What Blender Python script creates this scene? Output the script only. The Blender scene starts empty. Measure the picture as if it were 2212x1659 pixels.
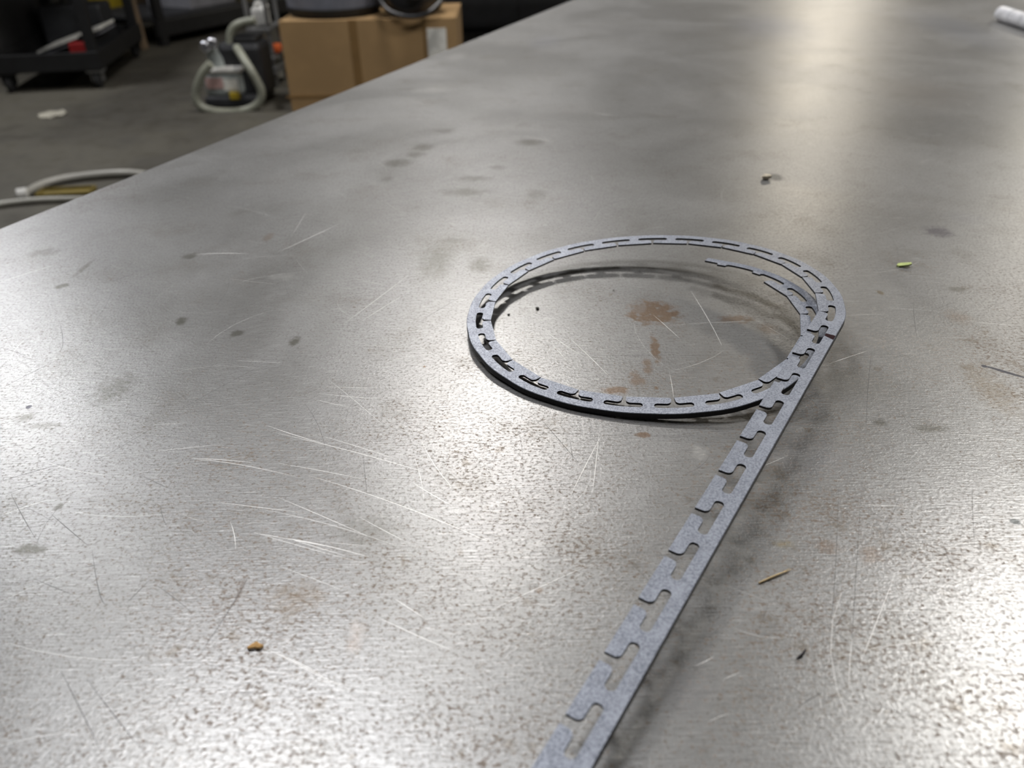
import bpy, bmesh, math, random
from mathutils import Vector, Matrix
random.seed(7)
scene = bpy.context.scene
COL = scene.collection

# ---------------------------------------------------------------- camera
F_PX, PITCH, ROLL, CAM_H = 1733.08, math.radians(32.061), math.radians(1.1548), 0.19572
_r = Vector((1, 0, 0)); _p = Vector((0, math.sin(PITCH), math.cos(PITCH))); FWD = Vector((0, math.cos(PITCH), -math.sin(PITCH)))
RIGHT = _r * math.cos(ROLL) - _p * math.sin(ROLL); UP = _r * math.sin(ROLL) + _p * math.cos(ROLL)
CAM = Vector((0, 0, CAM_H))
cd = bpy.data.cameras.new('camera'); cam = bpy.data.objects.new('camera', cd); COL.objects.link(cam)
cd.sensor_width = 36.0; cd.lens = F_PX / 2212 * 36; cd.clip_start = 0.01; cd.clip_end = 100
cam.matrix_world = Matrix(((RIGHT.x, UP.x, -FWD.x, CAM.x), (RIGHT.y, UP.y, -FWD.y, CAM.y), (RIGHT.z, UP.z, -FWD.z, CAM.z), (0, 0, 0, 1)))
cd.dof.use_dof = True; cd.dof.focus_distance = 0.352; cd.dof.aperture_fstop = 11.5
scene.camera = cam
# ---------------------------------------------------------------- world, lamps, exposure
w = bpy.data.worlds.new('workshop_air'); scene.world = w; w.use_nodes = True
w.node_tree.nodes['Background'].inputs[0].default_value = (0.9, 0.95, 1.0, 1); w.node_tree.nodes['Background'].inputs[1].default_value = 0.02
vs = scene.view_settings; vs.view_transform = 'Standard'; vs.look = 'None'; vs.exposure = -0.10; vs.gamma = 1.0; vs.use_curve_mapping = False
LAMP_Z = 3.0
LAMPS = [  # x, y, length, width, rotation, watts, colour : the workshop's ceiling panels
    (-0.20, 4.35, 0.60, 0.60, 0, 95, (1.0, 0.97, 0.93)),
    (-3.60, 4.85, 0.60, 0.60, 0, 110, (0.97, 0.98, 1.0)),
    (2.45, 2.35, 0.60, 0.60, 0, 95, (1.0, 0.98, 0.95)),
    (-0.95, 1.60, 1.20, 1.00, 0, 72, (0.98, 0.98, 1.0)),
    (4.15, 11.2, 0.60, 1.50, 0, 150, (1.0, 0.90, 0.74)),
    (6.20, 8.60, 0.60, 1.20, 0, 130, (1.0, 0.93, 0.80)),
]
for x, y, lx, ly, rz, wt, c in LAMPS:
    ld = bpy.data.lights.new('ceiling_lamp', 'AREA'); ld.shape = 'RECTANGLE'; ld.size = lx; ld.size_y = ly; ld.energy = wt; ld.color = c
    lo = bpy.data.objects.new('ceiling_lamp', ld); COL.objects.link(lo); lo.location = (x, y, LAMP_Z); lo.rotation_euler = (0, 0, rz)

# ---------------------------------------------------------------- pixel helpers (photo frame 2212 x 1659)
def ray(px, py): return (FWD + RIGHT * ((px - 1106) / F_PX) - UP * ((py - 829.5) / F_PX)).normalized()
def onz(px, py, z=0.0):
    d = ray(px, py); return CAM + d * ((z - CAM.z) / d.z)
def ony(px, py, y):
    d = ray(px, py); return CAM + d * ((y - CAM.y) / d.y)

# ---------------------------------------------------------------- node helpers
class NT:
    def __init__(s, name):
        s.m = bpy.data.materials.new(name); s.m.use_nodes = True; s.t = s.m.node_tree; s.n = s.t.nodes; s.l = s.t.links
        s.b = s.n['Principled BSDF']
    def node(s, typ, **kw):
        n = s.n.new(typ)
        for k, v in kw.items(): setattr(n, k, v)
        return n
    def put(s, sock, v):
        if isinstance(v, bpy.types.NodeSocket): s.l.new(v, sock)
        else: sock.default_value = v
    def math(s, op, a, b=0.0, clamp=False):
        n = s.node('ShaderNodeMath', operation=op, use_clamp=clamp); s.put(n.inputs[0], a); s.put(n.inputs[1], b); return n.outputs[0]
    def vmath(s, op, a, b=(0, 0, 0)):
        n = s.node('ShaderNodeVectorMath', operation=op); s.put(n.inputs[0], a); s.put(n.inputs[1], b)
        return n.outputs['Value'] if op in ('LENGTH', 'DOT_PRODUCT', 'DISTANCE') else n.outputs[0]
    def mapping(s, v, loc=(0, 0, 0), rot=0.0, scale=(1, 1, 1), typ='POINT'):
        n = s.node('ShaderNodeMapping', vector_type=typ); s.put(n.inputs[0], v); n.inputs[1].default_value = loc; n.inputs[2].default_value = (0, 0, rot); n.inputs[3].default_value = scale; return n.outputs[0]
    def noise(s, v, scale, detail=3.0, rough=0.5, dist=0.0):
        n = s.node('ShaderNodeTexNoise'); s.put(n.inputs['Vector'], v); n.inputs['Scale'].default_value = scale; n.inputs['Detail'].default_value = detail
        n.inputs['Roughness'].default_value = rough; n.inputs['Distortion'].default_value = dist; return n.outputs[0]
    def ramp(s, v, lo, hi, a=0.0, b=1.0):
        n = s.node('ShaderNodeMapRange', interpolation_type='SMOOTHSTEP'); s.put(n.inputs[0], v)
        n.inputs[1].default_value = lo; n.inputs[2].default_value = hi; n.inputs[3].default_value = a; n.inputs[4].default_value = b; return n.outputs[0]
    def mix(s, f, a, b, mode='MIX'):
        n = s.node('ShaderNodeMix', data_type='RGBA', blend_type=mode); s.put(n.inputs[0], f)
        s.put(n.inputs[6], a if isinstance(a, bpy.types.NodeSocket) else (*a, 1)); s.put(n.inputs[7], b if isinstance(b, bpy.types.NodeSocket) else (*b, 1)); return n.outputs[2]
    def pos(s): return s.node('ShaderNodeNewGeometry').outputs['Position']
    def bump(s, h, strength, dist=0.001):
        n = s.node('ShaderNodeBump'); n.inputs['Strength'].default_value = strength; n.inputs['Distance'].default_value = dist; s.put(n.inputs['Height'], h); s.l.new(n.outputs[0], s.b.inputs['Normal'])
MATS = {}
def mat(name, col, rough=0.5, metal=0.0, var=0.15, scale=30.0, trans=0.0, spec=0.5, col2=None, bump=0.0):
    if name in MATS: return MATS[name]
    t = NT(name); p = t.node('ShaderNodeTexCoord').outputs['Object']
    nz = t.noise(p, scale, 4.0, 0.6)
    c2 = col2 if col2 else tuple(max(0, c * (1 - 2 * var)) for c in col)
    t.put(t.b.inputs['Base Color'], t.mix(t.ramp(nz, 0.35, 0.65), col, c2))
    t.b.inputs['Roughness'].default_value = rough; t.b.inputs['Metallic'].default_value = metal; t.b.inputs['Specular IOR Level'].default_value = spec
    if trans: t.b.inputs['Transmission Weight'].default_value = trans
    if bump: t.bump(nz, bump, 0.01)
    MATS[name] = t.m; return t.m

# ---------------------------------------------------------------- object helpers
def link(name, me, parent=None):
    o = bpy.data.objects.new(name, me); COL.objects.link(o)
    if parent is not None: o.parent = parent
    return o
def tag(o, label=None, cat=None, group=None, kind=None):
    if label: o['label'] = label
    if cat: o['category'] = cat
    if group: o['group'] = group
    if kind: o['kind'] = kind
    return o
def thing(name, label, cat, loc=(0, 0, 0), rz=0.0, group=None):
    o = link(name, None); o.location = loc; o.rotation_euler = (0, 0, rz); return tag(o, label, cat, group)
class MB:
    """collects shapes for ONE mesh"""
    def __init__(s): s.v = []; s.f = []; s.sm = []
    def add(s, verts, faces, smooth=False):
        k = len(s.v); s.v += [tuple(v) for v in verts]; s.f += [tuple(i + k for i in f) for f in faces]; s.sm += [smooth] * len(faces); return s
    def box(s, c, d, rz=0.0, bev=0.0, rot=None):
        bm = bmesh.new(); bmesh.ops.create_cube(bm, size=1.0)
        for v in bm.verts: v.co = Vector((v.co.x * d[0], v.co.y * d[1], v.co.z * d[2]))
        if bev: bmesh.ops.bevel(bm, geom=list(bm.edges), offset=bev, segments=2, affect='EDGES', profile=0.5)
        M = Matrix.Translation(c) @ (rot.to_4x4() if rot else Matrix.Rotation(rz, 4, 'Z'))
        bm.verts.ensure_lookup_table()
        s.add([M @ v.co for v in bm.verts], [[v.index for v in f.verts] for f in bm.faces]); bm.free(); return s
    def tube(s, pts, r, n=12, smooth_iter=0, caps=True):
        pts = [Vector(p) for p in pts]; rr = r if isinstance(r, (list, tuple)) else [r] * len(pts)
        for _ in range(smooth_iter):
            q = [pts[0]]; q2 = [rr[0]]
            for a, b, ra, rb in zip(pts[:-1], pts[1:], rr[:-1], rr[1:]):
                q += [a.lerp(b, .25), a.lerp(b, .75)]; q2 += [ra * .75 + rb * .25, ra * .25 + rb * .75]
            q.append(pts[-1]); q2.append(rr[-1]); pts, rr = q, q2
        V = []; F = []; up = None
        for i, p in enumerate(pts):
            t = (pts[min(i + 1, len(pts) - 1)] - pts[max(i - 1, 0)]).normalized()
            if up is None: up = Vector((0, 0, 1)) if abs(t.z) < .9 else Vector((1, 0, 0))
            a = t.cross(up).normalized(); up = a.cross(t).normalized()
            for k in range(n):
                an = 2 * math.pi * k / n; V.append(p + (a * math.cos(an) + up * math.sin(an)) * rr[i])
        for i in range(len(pts) - 1):
            for k in range(n):
                F.append((i * n + k, i * n + (k + 1) % n, (i + 1) * n + (k + 1) % n, (i + 1) * n + k))
        s.add(V, F, True)
        if caps: s.add(V[:n], [tuple(range(n))[::-1]]); s.add(V[-n:], [tuple(range(n))])
        return s
    def lathe(s, prof, c=(0, 0, 0), axis=(0, 0, 1), n=24):
        ax = Vector(axis).normalized(); a = ax.orthogonal().normalized(); b = ax.cross(a); c = Vector(c); V = []; F = []
        for r, h in prof:
            for k in range(n):
                an = 2 * math.pi * k / n; V.append(c + ax * h + (a * math.cos(an) + b * math.sin(an)) * r)
        for i in range(len(prof) - 1):
            for k in range(n): F.append((i * n + k, i * n + (k + 1) % n, (i + 1) * n + (k + 1) % n, (i + 1) * n + k))
        F.append(tuple(range(n))[::-1]); F.append(tuple((len(prof) - 1) * n + k for k in range(n)))
        return s.add(V, F, False)
    def build(s, name, m, parent=None, off=None):
        me = bpy.data.meshes.new(name); o_ = Vector(off) if off else Vector((0, 0, 0))
        me.from_pydata([Vector(v) - o_ for v in s.v], [], s.f)
        me.polygons.foreach_set('use_smooth', s.sm); me.materials.append(m); me.update()
        return link(name, me, parent)

# ================================================================ the room
FLOOR = -0.90
t = NT('concrete_floor'); p = t.pos()
n1 = t.noise(p, 1.1, 5.0, 0.6, 0.6); n2 = t.noise(p, 9.0, 4.0, 0.6)
c = t.mix(t.ramp(n1, 0.38, 0.64), (0.040, 0.036, 0.028), (0.070, 0.064, 0.049)); c = t.mix(t.ramp(n2, 0.5, 0.75, 0, .45), c, (0.03, 0.027, 0.022))
t.put(t.b.inputs['Base Color'], c); t.put(t.b.inputs['Roughness'], t.ramp(n2, 0.3, 0.7, 0.5, 0.75)); t.bump(n2, 0.1, 0.004); M_FLOOR = t.m
M_WALL = mat('painted_block_wall', (0.26, 0.26, 0.25), 0.8, var=0.08, scale=3)
M_CEIL = mat('dark_ceiling_deck', (0.22, 0.22, 0.22), 0.9, var=0.1, scale=2)
X0, X1, Y0, Y1, ZT = -8.0, 9.0, -4.0, 15.0, 3.4
tag(MB().box(((X0 + X1) / 2, (Y0 + Y1) / 2, FLOOR - 0.05), (X1 - X0, Y1 - Y0, 0.1)).build('floor', M_FLOOR), kind='structure')
tag(MB().box(((X0 + X1) / 2, (Y0 + Y1) / 2, ZT + 0.05), (X1 - X0, Y1 - Y0, 0.1)).build('ceiling', M_CEIL), kind='structure')
H_ = ZT - FLOOR; ZC = (ZT + FLOOR) / 2
tag(MB().box((X0 - .1, (Y0 + Y1) / 2, ZC), (.2, Y1 - Y0, H_)).build('wall_left', M_WALL), kind='structure')
tag(MB().box((X1 + .1, (Y0 + Y1) / 2, ZC), (.2, Y1 - Y0, H_)).build('wall_right', M_WALL), kind='structure')
tag(MB().box(((X0 + X1) / 2, Y1 + .1, ZC), (X1 - X0, .2, H_)).build('wall_back', M_WALL), kind='structure')
tag(MB().box(((X0 + X1) / 2, Y0 - .1, ZC), (X1 - X0, .2, H_)).build('wall_front', M_WALL), kind='structure')

# ================================================================ the steel table
E0 = onz(0, 495); E1 = onz(1237, 0); ED = (E1 - E0).normalized(); EN = Vector((ED.y, -ED.x, 0))     # left edge, and across to the right
TC = E0 + ED * 0.62 + EN * 0.75; TL, TW = 3.6, 1.5; TANG = math.atan2(ED.y, ED.x)
TC = E0 + ED * 0.55 + EN * (TW / 2)

t = NT('worn_steel_sheet'); p = t.pos()
big = t.noise(p, 5.0, 3.0, 0.62, 0.8); mid = t.noise(p, 28.0, 4.0, 0.6); fine = t.noise(p, 700.0, 2.0, 0.65)
streak = t.noise(t.mapping(p, rot=math.radians(8), scale=(110, 1500, 1)), 1.0, 2.0, 0.6)
c = t.mix(t.ramp(big, 0.30, 0.70), (0.285, 0.282, 0.275), (0.325, 0.323, 0.32))
c = t.mix(t.ramp(mid, 0.50, 0.78, 0, 0.45), c, (0.185, 0.178, 0.16))
c = t.mix(t.ramp(mid, 0.22, 0.45, 0.30, 0), c, (0.38, 0.38, 0.38))
c = t.mix(t.ramp(streak, 0.50, 0.80, 0, 0.7), c, (0.14, 0.135, 0.13))
c = t.mix(t.ramp(streak, 0.24, 0.45, 0.65, 0), c, (0.50, 0.495, 0.485))
c = t.mix(t.ramp(fine, 0.50, 0.70, 0, 0.72), c, (0.13, 0.12, 0.108))
# brown rust freckles, thicker where damp gloves have been
dens = t.noise(p, 14.0, 3.0, 0.68)
sp_ = t.node('ShaderNodeSeparateXYZ'); t.put(sp_.inputs[0], p)
worn = t.math('ADD', sp_.outputs[1], t.math('MULTIPLY', sp_.outputs[0], -0.45))          # handled most towards the near right of the sheet
dens = t.math('ADD', dens, t.ramp(worn, 0.16, 0.46, 0.06, -0.13))
fr = t.noise(t.mapping(p, rot=0.3, scale=(1, 1.4, 1)), 500.0, 3.0, 0.68)
frm = t.ramp(t.math('ADD', fr, t.math('MULTIPLY', dens, 0.40)), 0.745, 0.89, 0, 0.72)
c = t.mix(frm, c, (0.115, 0.078, 0.05))
fr2 = t.noise(p, 120.0, 3.0, 0.6)
frm2 = t.ramp(t.math('ADD', fr2, t.math('MULTIPLY', dens, 0.40)), 0.83, 0.94, 0, 0.4)
c = t.mix(frm2, c, (0.13, 0.10, 0.065))
# individual stains, pale patches, and shadow and reflections painted as colour: photo pixel centre, half sizes in px, colour, strength, edge softness, raggedness
RUST = (0.17, 0.10, 0.05); DIRT = (0.085, 0.08, 0.06); INK = (0.03, 0.027, 0.04); PALE = (0.42, 0.415, 0.40)
STAINS_AND_SHADE = [
    (1412, 676, 52, 22, RUST, .80, .5, 1.0), (1385, 668, 25, 16, RUST, .5, .6, 1.0), (1415, 752, 10, 26, RUST, .75, .5, 1.0), (1398, 790, 10, 16, RUST, .6, .6, .9), (1376, 818, 16, 14, RUST, .55, .6, 1.),
    (1330, 843, 26, 8, RUST, .7, .5, .9), (1590, 690, 34, 8, RUST, .6, .6, .9), (1660, 710, 18, 10, RUST, .4, .7, .9), (1388, 940, 18, 6, RUST, .75, .4, .6), (1418, 838, 5, 4, RUST, .7, .5, .5),
    (945, 562, 30, 26, DIRT, .45, .9, .9), (1036, 572, 22, 14, DIRT, .5, .8, .9), (858, 352, 26, 7, DIRT, .6, .8, .8), (1000, 415, 46, 7, DIRT, .45, .9, .9), (915, 318, 20, 6, DIRT, .55, .8, .8), (897, 334, 18, 5, DIRT, .5, .8, .7),
    (965, 283, 18, 5, DIRT, .4, .9, .8), (1145, 308, 28, 6, DIRT, .55, .8, .6), (1160, 420, 18, 8, DIRT, .45, .9, .7), (1025, 386, 34, 5, DIRT, .45, .9, .9), (975, 520, 26, 6, DIRT, .35, .9, .8), (835, 387, 12, 5, DIRT, .4, .8, .8), (1075, 362, 16, 4, DIRT, .45, .8, .8),
    (391, 694, 12, 8, DIRT, .8, .6, .8), (511, 721, 14, 7, DIRT, .7, .6, .8), (637, 737, 10, 9, DIRT, .8, .6, .8), (134, 618, 13, 5, DIRT, .8, .5, .7), (410, 553, 14, 6, DIRT, .6, .7, .8), (180, 580, 6, 14, DIRT, .6, .7, .7), (95, 545, 26, 7, DIRT, .5, .8, .9), (580, 512, 10, 8, RUST, .35, .6, .4),
    (62, 879, 6.5, 3.5, INK, .95, .2, .1), (50, 902, 20, 7, DIRT, .55, .7, .9), (95, 920, 34, 6, DIRT, .45, .8, 1.), (248, 838, 34, 26, DIRT, .45, .8, 1.2), (68, 1186, 34, 9, DIRT, .7, .7, .8), (125, 1096, 9, 7, DIRT, .7, .6, .7), (640, 1290, 46, 26, (0.17, .125, .08), .45, .9, 1.2), (790, 1150, 60, 34, DIRT, .3, 1., 1.),
    (520, 1275, 6, 22, (0.11, .08, .06), .6, .6, .6), (1165, 1275, 9, 7, RUST, .4, .6, .8), (1790, 1180, 26, 12, RUST, .35, .8, 1.2), (1880, 1200, 22, 16, RUST, .35, .8, 1.2), (1690, 1175, 22, 8, (0.24, .19, .09), .4, .8, 1.), (1620, 1210, 14, 8, DIRT, .5, .7, .8),
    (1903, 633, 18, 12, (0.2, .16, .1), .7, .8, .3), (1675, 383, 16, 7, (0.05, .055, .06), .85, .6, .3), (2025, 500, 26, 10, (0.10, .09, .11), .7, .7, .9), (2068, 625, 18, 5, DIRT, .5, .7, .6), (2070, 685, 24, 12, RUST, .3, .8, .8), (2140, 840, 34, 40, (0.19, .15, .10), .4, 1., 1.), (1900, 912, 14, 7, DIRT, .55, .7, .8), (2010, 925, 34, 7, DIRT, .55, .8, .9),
    (2193, 1127, 12, 6, (0.055, .06, .06), .85, .3, .3), (1850, 830, 80, 26, (0.22, .21, .19), .4, 1., .5), (1740, 985, 90, 34, (0.27, .265, .275), .3, 1., .6), (1940, 720, 90, 70, PALE, .35, 1., .5), (1920, 650, 40, 50, PALE, .3, 1., .5),  # wide soft greys beside the tail: its cast shadow painted into the sheet
    (1770, 1500, 6, 3, DIRT, .6, .5, .3), (1990, 200, 80, 24, (0.24, .22, .2), .45, 1., .6), (1670, 60, 70, 22, (0.2, .21, .25), .6, 1., .4), (2060, 60, 60, 30, (0.25, .26, .29), .5, 1., .5), (2080, 470, 34, 10, (0.25, .25, .27), .3, 1., .5), (930, 195, 34, 6, PALE, .5, .8, .6), (985, 122, 20, 8, PALE, .5, .8, .6), (1180, 90, 30, 12, (0.3, .3, .32), .4, 1., .5),  # far right dim patches: reflections of the dark background put into the colour
    (610, 598, 26, 6, PALE, .5, .7, 1.2), (770, 1370, 14, 34, (0.40, .32, .27), .25, 1., 1.2), (1512, 977, 18, 13, PALE, .6, .7, 1.2), (1600, 1160, 80, 46, (0.25, .25, .245), .35, 1., .6), (1470, 1480, 60, 50, (0.23, .225, .23), .35, 1., .8),  # last two greys: more of the tail's soft shadow, painted on
    (1161, 667, 4.5, 5, (0.06, .055, .05), .9, .4, .3), (1099, 680, 3.5, 3.5, (0.06, .055, .05), .9, .4, .3), (1326, 628, 3, 3, (0.06, .055, .05), .9, .4, .3), (917, 792, 3.5, 2.5, RUST, .9, .4, .3), (1174, 803, 3, 2, RUST, .9, .4, .3),
]
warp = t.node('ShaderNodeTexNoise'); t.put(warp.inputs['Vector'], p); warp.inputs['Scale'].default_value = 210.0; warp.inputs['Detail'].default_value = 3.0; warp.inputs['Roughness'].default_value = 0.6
at1 = t.node('ShaderNodeAttribute', attribute_name='stain_shade_colour'); at2 = t.node('ShaderNodeAttribute', attribute_name='stain_shade_shape')
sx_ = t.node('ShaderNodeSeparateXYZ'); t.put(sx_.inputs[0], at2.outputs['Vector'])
at3 = t.node('ShaderNodeAttribute', attribute_name='stain_shade_rag')
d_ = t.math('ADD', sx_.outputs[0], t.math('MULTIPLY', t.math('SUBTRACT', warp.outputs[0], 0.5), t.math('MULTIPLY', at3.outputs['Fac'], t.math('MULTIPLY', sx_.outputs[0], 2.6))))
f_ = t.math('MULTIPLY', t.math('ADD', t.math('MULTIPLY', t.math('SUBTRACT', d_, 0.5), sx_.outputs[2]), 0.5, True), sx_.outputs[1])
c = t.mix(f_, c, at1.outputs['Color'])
t.put(t.b.inputs['Base Color'], c)
t.b.inputs['Metallic'].default_value = 0.62
rg = t.math('ADD', t.ramp(big, 0.3, 0.7, 0.31, 0.355), t.math('MULTIPLY', t.math('ADD', frm, t.ramp(fine, 0.4, 0.7, 0, 0.25)), 0.25))
t.put(t.b.inputs['Roughness'], rg)
t.b.inputs['Anisotropic'].default_value = 0.0
hgt = t.math('ADD', t.math('MULTIPLY', streak, 0.6), t.math('MULTIPLY', fine, 0.8))
t.bump(hgt, 0.40, 0.00025); M_TABLE = t.m

tab = thing('work_table', 'large worn bare-steel topped work table with scratches and rust freckles', 'table', (TC.x, TC.y, FLOOR), TANG)
def tloc(v):  # world -> table-local
    d = Vector(v) - Vector((TC.x, TC.y, FLOOR)); return Vector((d.dot(ED), -d.dot(EN), d.z))
# the sheet: a grid, fine within reach of the camera, that carries where its stains and painted shade lie
import numpy as np
def axis_(lo, hi, f0, f1, fs):
    fine_ = np.arange(f0, f1, fs); out = list(fine_); x_, st_ = f0, fs
    while x_ > lo: st_ *= 1.06; x_ -= st_; out.insert(0, max(x_, lo))
    x_, st_ = fine_[-1], fs
    while x_ < hi: st_ *= 1.06; x_ += st_; out.append(min(x_, hi))
    return np.array(out)
gu = axis_(-TL / 2, TL / 2, -.86, -.33, .0013); gv = axis_(-TW / 2, TW / 2, .10, .68, .0013)
UU, VV = np.meshgrid(gu, gv, indexing='ij'); NU, NV = UU.shape
wx = TC.x + UU * ED.x - VV * EN.x; wy = TC.y + UU * ED.y - VV * EN.y
shape = np.zeros((NU * NV, 3)); shape[:, 2] = 2.0; rag_ = np.zeros(NU * NV); colr_ = np.zeros((NU * NV, 4)); colr_[:, 3] = 1
wxf, wyf = wx.ravel(), wy.ravel(); best = np.full(NU * NV, 0.02)
for (px, py, hx, hy, cl, stg, soft, rag) in STAINS_AND_SHADE:
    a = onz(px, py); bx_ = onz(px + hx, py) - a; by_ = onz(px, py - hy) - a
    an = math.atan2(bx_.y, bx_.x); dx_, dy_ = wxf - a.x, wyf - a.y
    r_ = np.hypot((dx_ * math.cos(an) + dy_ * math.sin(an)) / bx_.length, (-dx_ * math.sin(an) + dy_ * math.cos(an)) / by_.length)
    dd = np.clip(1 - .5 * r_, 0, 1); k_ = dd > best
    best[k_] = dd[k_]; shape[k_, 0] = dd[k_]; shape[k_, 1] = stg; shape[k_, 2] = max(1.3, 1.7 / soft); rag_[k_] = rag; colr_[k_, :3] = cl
idx = np.arange(NU * NV).reshape(NU, NV)
quads = np.stack([idx[:-1, :-1], idx[1:, :-1], idx[1:, 1:], idx[:-1, 1:]], -1).reshape(-1, 4)
rim = list(idx[:, 0]) + list(idx[-1, 1:]) + list(idx[-2::-1, -1]) + list(idx[0, -2:0:-1]); nr = len(rim)
cc_ = np.stack([UU.ravel(), VV.ravel(), np.full(NU * NV, -FLOOR)], -1); low = cc_[rim].copy(); low[:, 2] -= .006
base_ = NU * NV; sidef = [(rim[i], base_ + i, base_ + (i + 1) % nr, rim[(i + 1) % nr]) for i in range(nr)]
me = bpy.data.meshes.new('steel_top'); me.from_pydata(np.vstack([cc_, low]).tolist(), [], quads.tolist() + sidef + [tuple(base_ + i for i in range(nr))]); me.materials.append(M_TABLE)
at_ = me.attributes.new('stain_shade_colour', 'FLOAT_COLOR', 'POINT'); at_.data.foreach_set('color', np.vstack([colr_, np.zeros((nr, 4))]).ravel().astype(np.float32))
at_ = me.attributes.new('stain_shade_shape', 'FLOAT_VECTOR', 'POINT'); at_.data.foreach_set('vector', np.vstack([shape, np.zeros((nr, 3))]).ravel().astype(np.float32))
at_ = me.attributes.new('stain_shade_rag', 'FLOAT', 'POINT'); at_.data.foreach_set('value', np.concatenate([rag_, np.zeros(nr)]).astype(np.float32))
me.update(); link('steel_top', me, tab)
M_TFRAME = mat('table_frame_steel', (0.10, 0.10, 0.10), 0.5, 0.6)
for sy in (-1, 1): MB().box((0, sy * (TW / 2 - .07), -FLOOR - .046), (TL - .14, .05, .08), bev=.004).build('apron', M_TFRAME, tab)
for sx in (-1, 1): MB().box((sx * (TL / 2 - .07), 0, -FLOOR - .046), (.05, TW - .19, .08), bev=.004).build('apron', M_TFRAME, tab)
for sx in (-1, 1):
    for sy in (-1, 1): MB().box((sx * (TL / 2 - .07), sy * (TW / 2 - .07), (-FLOOR - .086) / 2), (.07, .07, -FLOOR - .086), bev=.006).build('leg', M_TFRAME, tab)

# scratches: thin shallow ribbons on the sheet
WHITE = [(600,936,760,975,915,1019,2),(690,940,875,998,1.6),(665,1027,860,1090,1066,1175,2.2),(600,1001,792,1037,1.6),(600,1074,799,1160,1.8),(777,1117,875,1169,1.8),(600,1160,700,1178,799,1204,2.6),(625,1164,745,1200,2),(600,1222,752,1280,1.5),(893,1043,976,1092,2),
 (853,1294,915,1334,2.4),(817,1334,895,1370,972,1403,2.4),(600,1413,752,1489,2.4),(1298,943,1265,1005,1233,1070,2),(1294,936,1280,1063,2),(1287,1215,1180,1262,1066,1316,1.6),(896,990,910,1040,915,1080,1.2),(415,550,535,548,2.6),(316,977,475,961,1.6),(0,610,60,590,120,572,1.8),
 (411,990,544,999,2.2),(579,920,700,958,2),(332,917,400,914,1.3),(548,1151,700,1179,2.6),(497,1127,506,1155,509,1187,1.8),(572,1401,640,1430,700,1461,2.4),(0,1115,107,1079,2),(1841,1380,1834,1483,1.8),(1933,1241,1860,1428,2.2),(1860,1090,1962,1094,1.8),(1882,1318,2021,1322,1.8),
 (1500,1439,1544,1417,2),(1988,1252,2010,1230,1.8),(2097,694,2212,703,1.8),(1788,787,1874,758,2),(2054,937,2130,944,2212,957,1.8),(1828,682,1912,680,1.2),(600,545,670,513,736,482,1.8),(742,700,885,592,1.6),(777,697,872,637,1.4),(1229,729,1275,772,1319,816,1.6),(1180,716,1260,770,1.2),
 (1492,628,1530,690,1559,746,1.8),(1411,680,1469,732,1.6),(1446,703,1560,696,1675,694,1.2),(1631,691,1724,746,1.2),(1446,804,1455,859,1.4),(690,1170,800,1180,1.2),(470,1085,560,1096,660,1108,1.8),(550,1150,650,1180,780,1215,1.6),(420,992,520,1004,640,1030,1.8),(560,1100,700,1130,860,1180,1.4),
 (690,850,840,862,1.4),(700,835,820,838,1.3),(680,862,760,880,1.2),(1280,240,1330,250,1.4),(1140,296,1198,308,2.2),(1640,1010,1700,985,1.2),(1560,1470,1600,1452,1.6),(1530,1560,1580,1540,1.6),(1940,1255,2020,1300,1.0),(2060,1215,2150,1222,1.8),(2100,1255,2200,1265,1.6),(1960,1600,2020,1570,1.2)]
DARK = [(784,983,793,1070,1.4),(1164,900,1251,1001,1.6),(259,891,342,910,1.4),(199,1000,332,923,1.4),(342,910,573,784,1.2),(0,841,133,774,1.4),(127,690,136,735,130,758,1.2),(0,1071,135,1028,2),(0,1040,143,1000,2),(24,1067,79,1167,1.8),(111,1111,191,1179,2.2),(199,1187,214,1278,230,1306,2.2),(72,1250,159,1286,2),
 (274,1302,322,1254,2.6),(429,1417,500,1310,536,1246,2.4),(334,1262,413,1322,1.8),(131,1449,175,1535,222,1632,2.4),(187,1465,250,1550,314,1628,2.2),(1861,1050,1845,1307,1841,1380,1.5),(1812,1050,1801,1285,1790,1333,1.5),(1757,1329,1896,1435,1.6),(1823,1498,1960,1545,2102,1593,2.2),(1727,1523,1775,1494,2.6),
 (1968,1318,1977,1344,2069,1376,1.8),(1838,1303,1797,1366,1.6),(1973,653,1981,729,1.2),(1883,758,1871,914,1.2),(1290,769,1330,768,1570,768,0.9),(900,700,1000,640,1.2),(240,610,300,590,1.4),(0,750,60,770,1.2),(300,1025,375,1060,1.4),(345,1090,362,1140,1.4),(1640,760,1790,900,.9),(2100,1050,2105,1180,1.2),
 (1230,940,1240,1010,1.),(1120,930,1130,990,.9),(1040,925,1200,936,1560,944,.8),(1900,560,1985,580,.9),(2040,1180,2060,1240,1.2),(1950,1060,1900,1180,1.0),(1660,1300,1640,1360,1.)]
def ribbon(mb, pts, wid):
    n = len(pts)
    V = []
    for i, q in enumerate(pts):
        tg = (pts[min(i + 1, n - 1)] - pts[max(i - 1, 0)]); tg.z = 0; tg.normalize(); sd = Vector((-tg.y, tg.x, 0))
        ww = wid * (0.15 + 0.85 * math.sin(math.pi * min(max((i + .35) / (n - .3), 0), 1))); V += [q + sd * ww / 2, q - sd * ww / 2]
    mb.add(V, [(2 * i, 2 * i + 1, 2 * i + 3, 2 * i + 2) for i in range(n - 1)])
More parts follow.
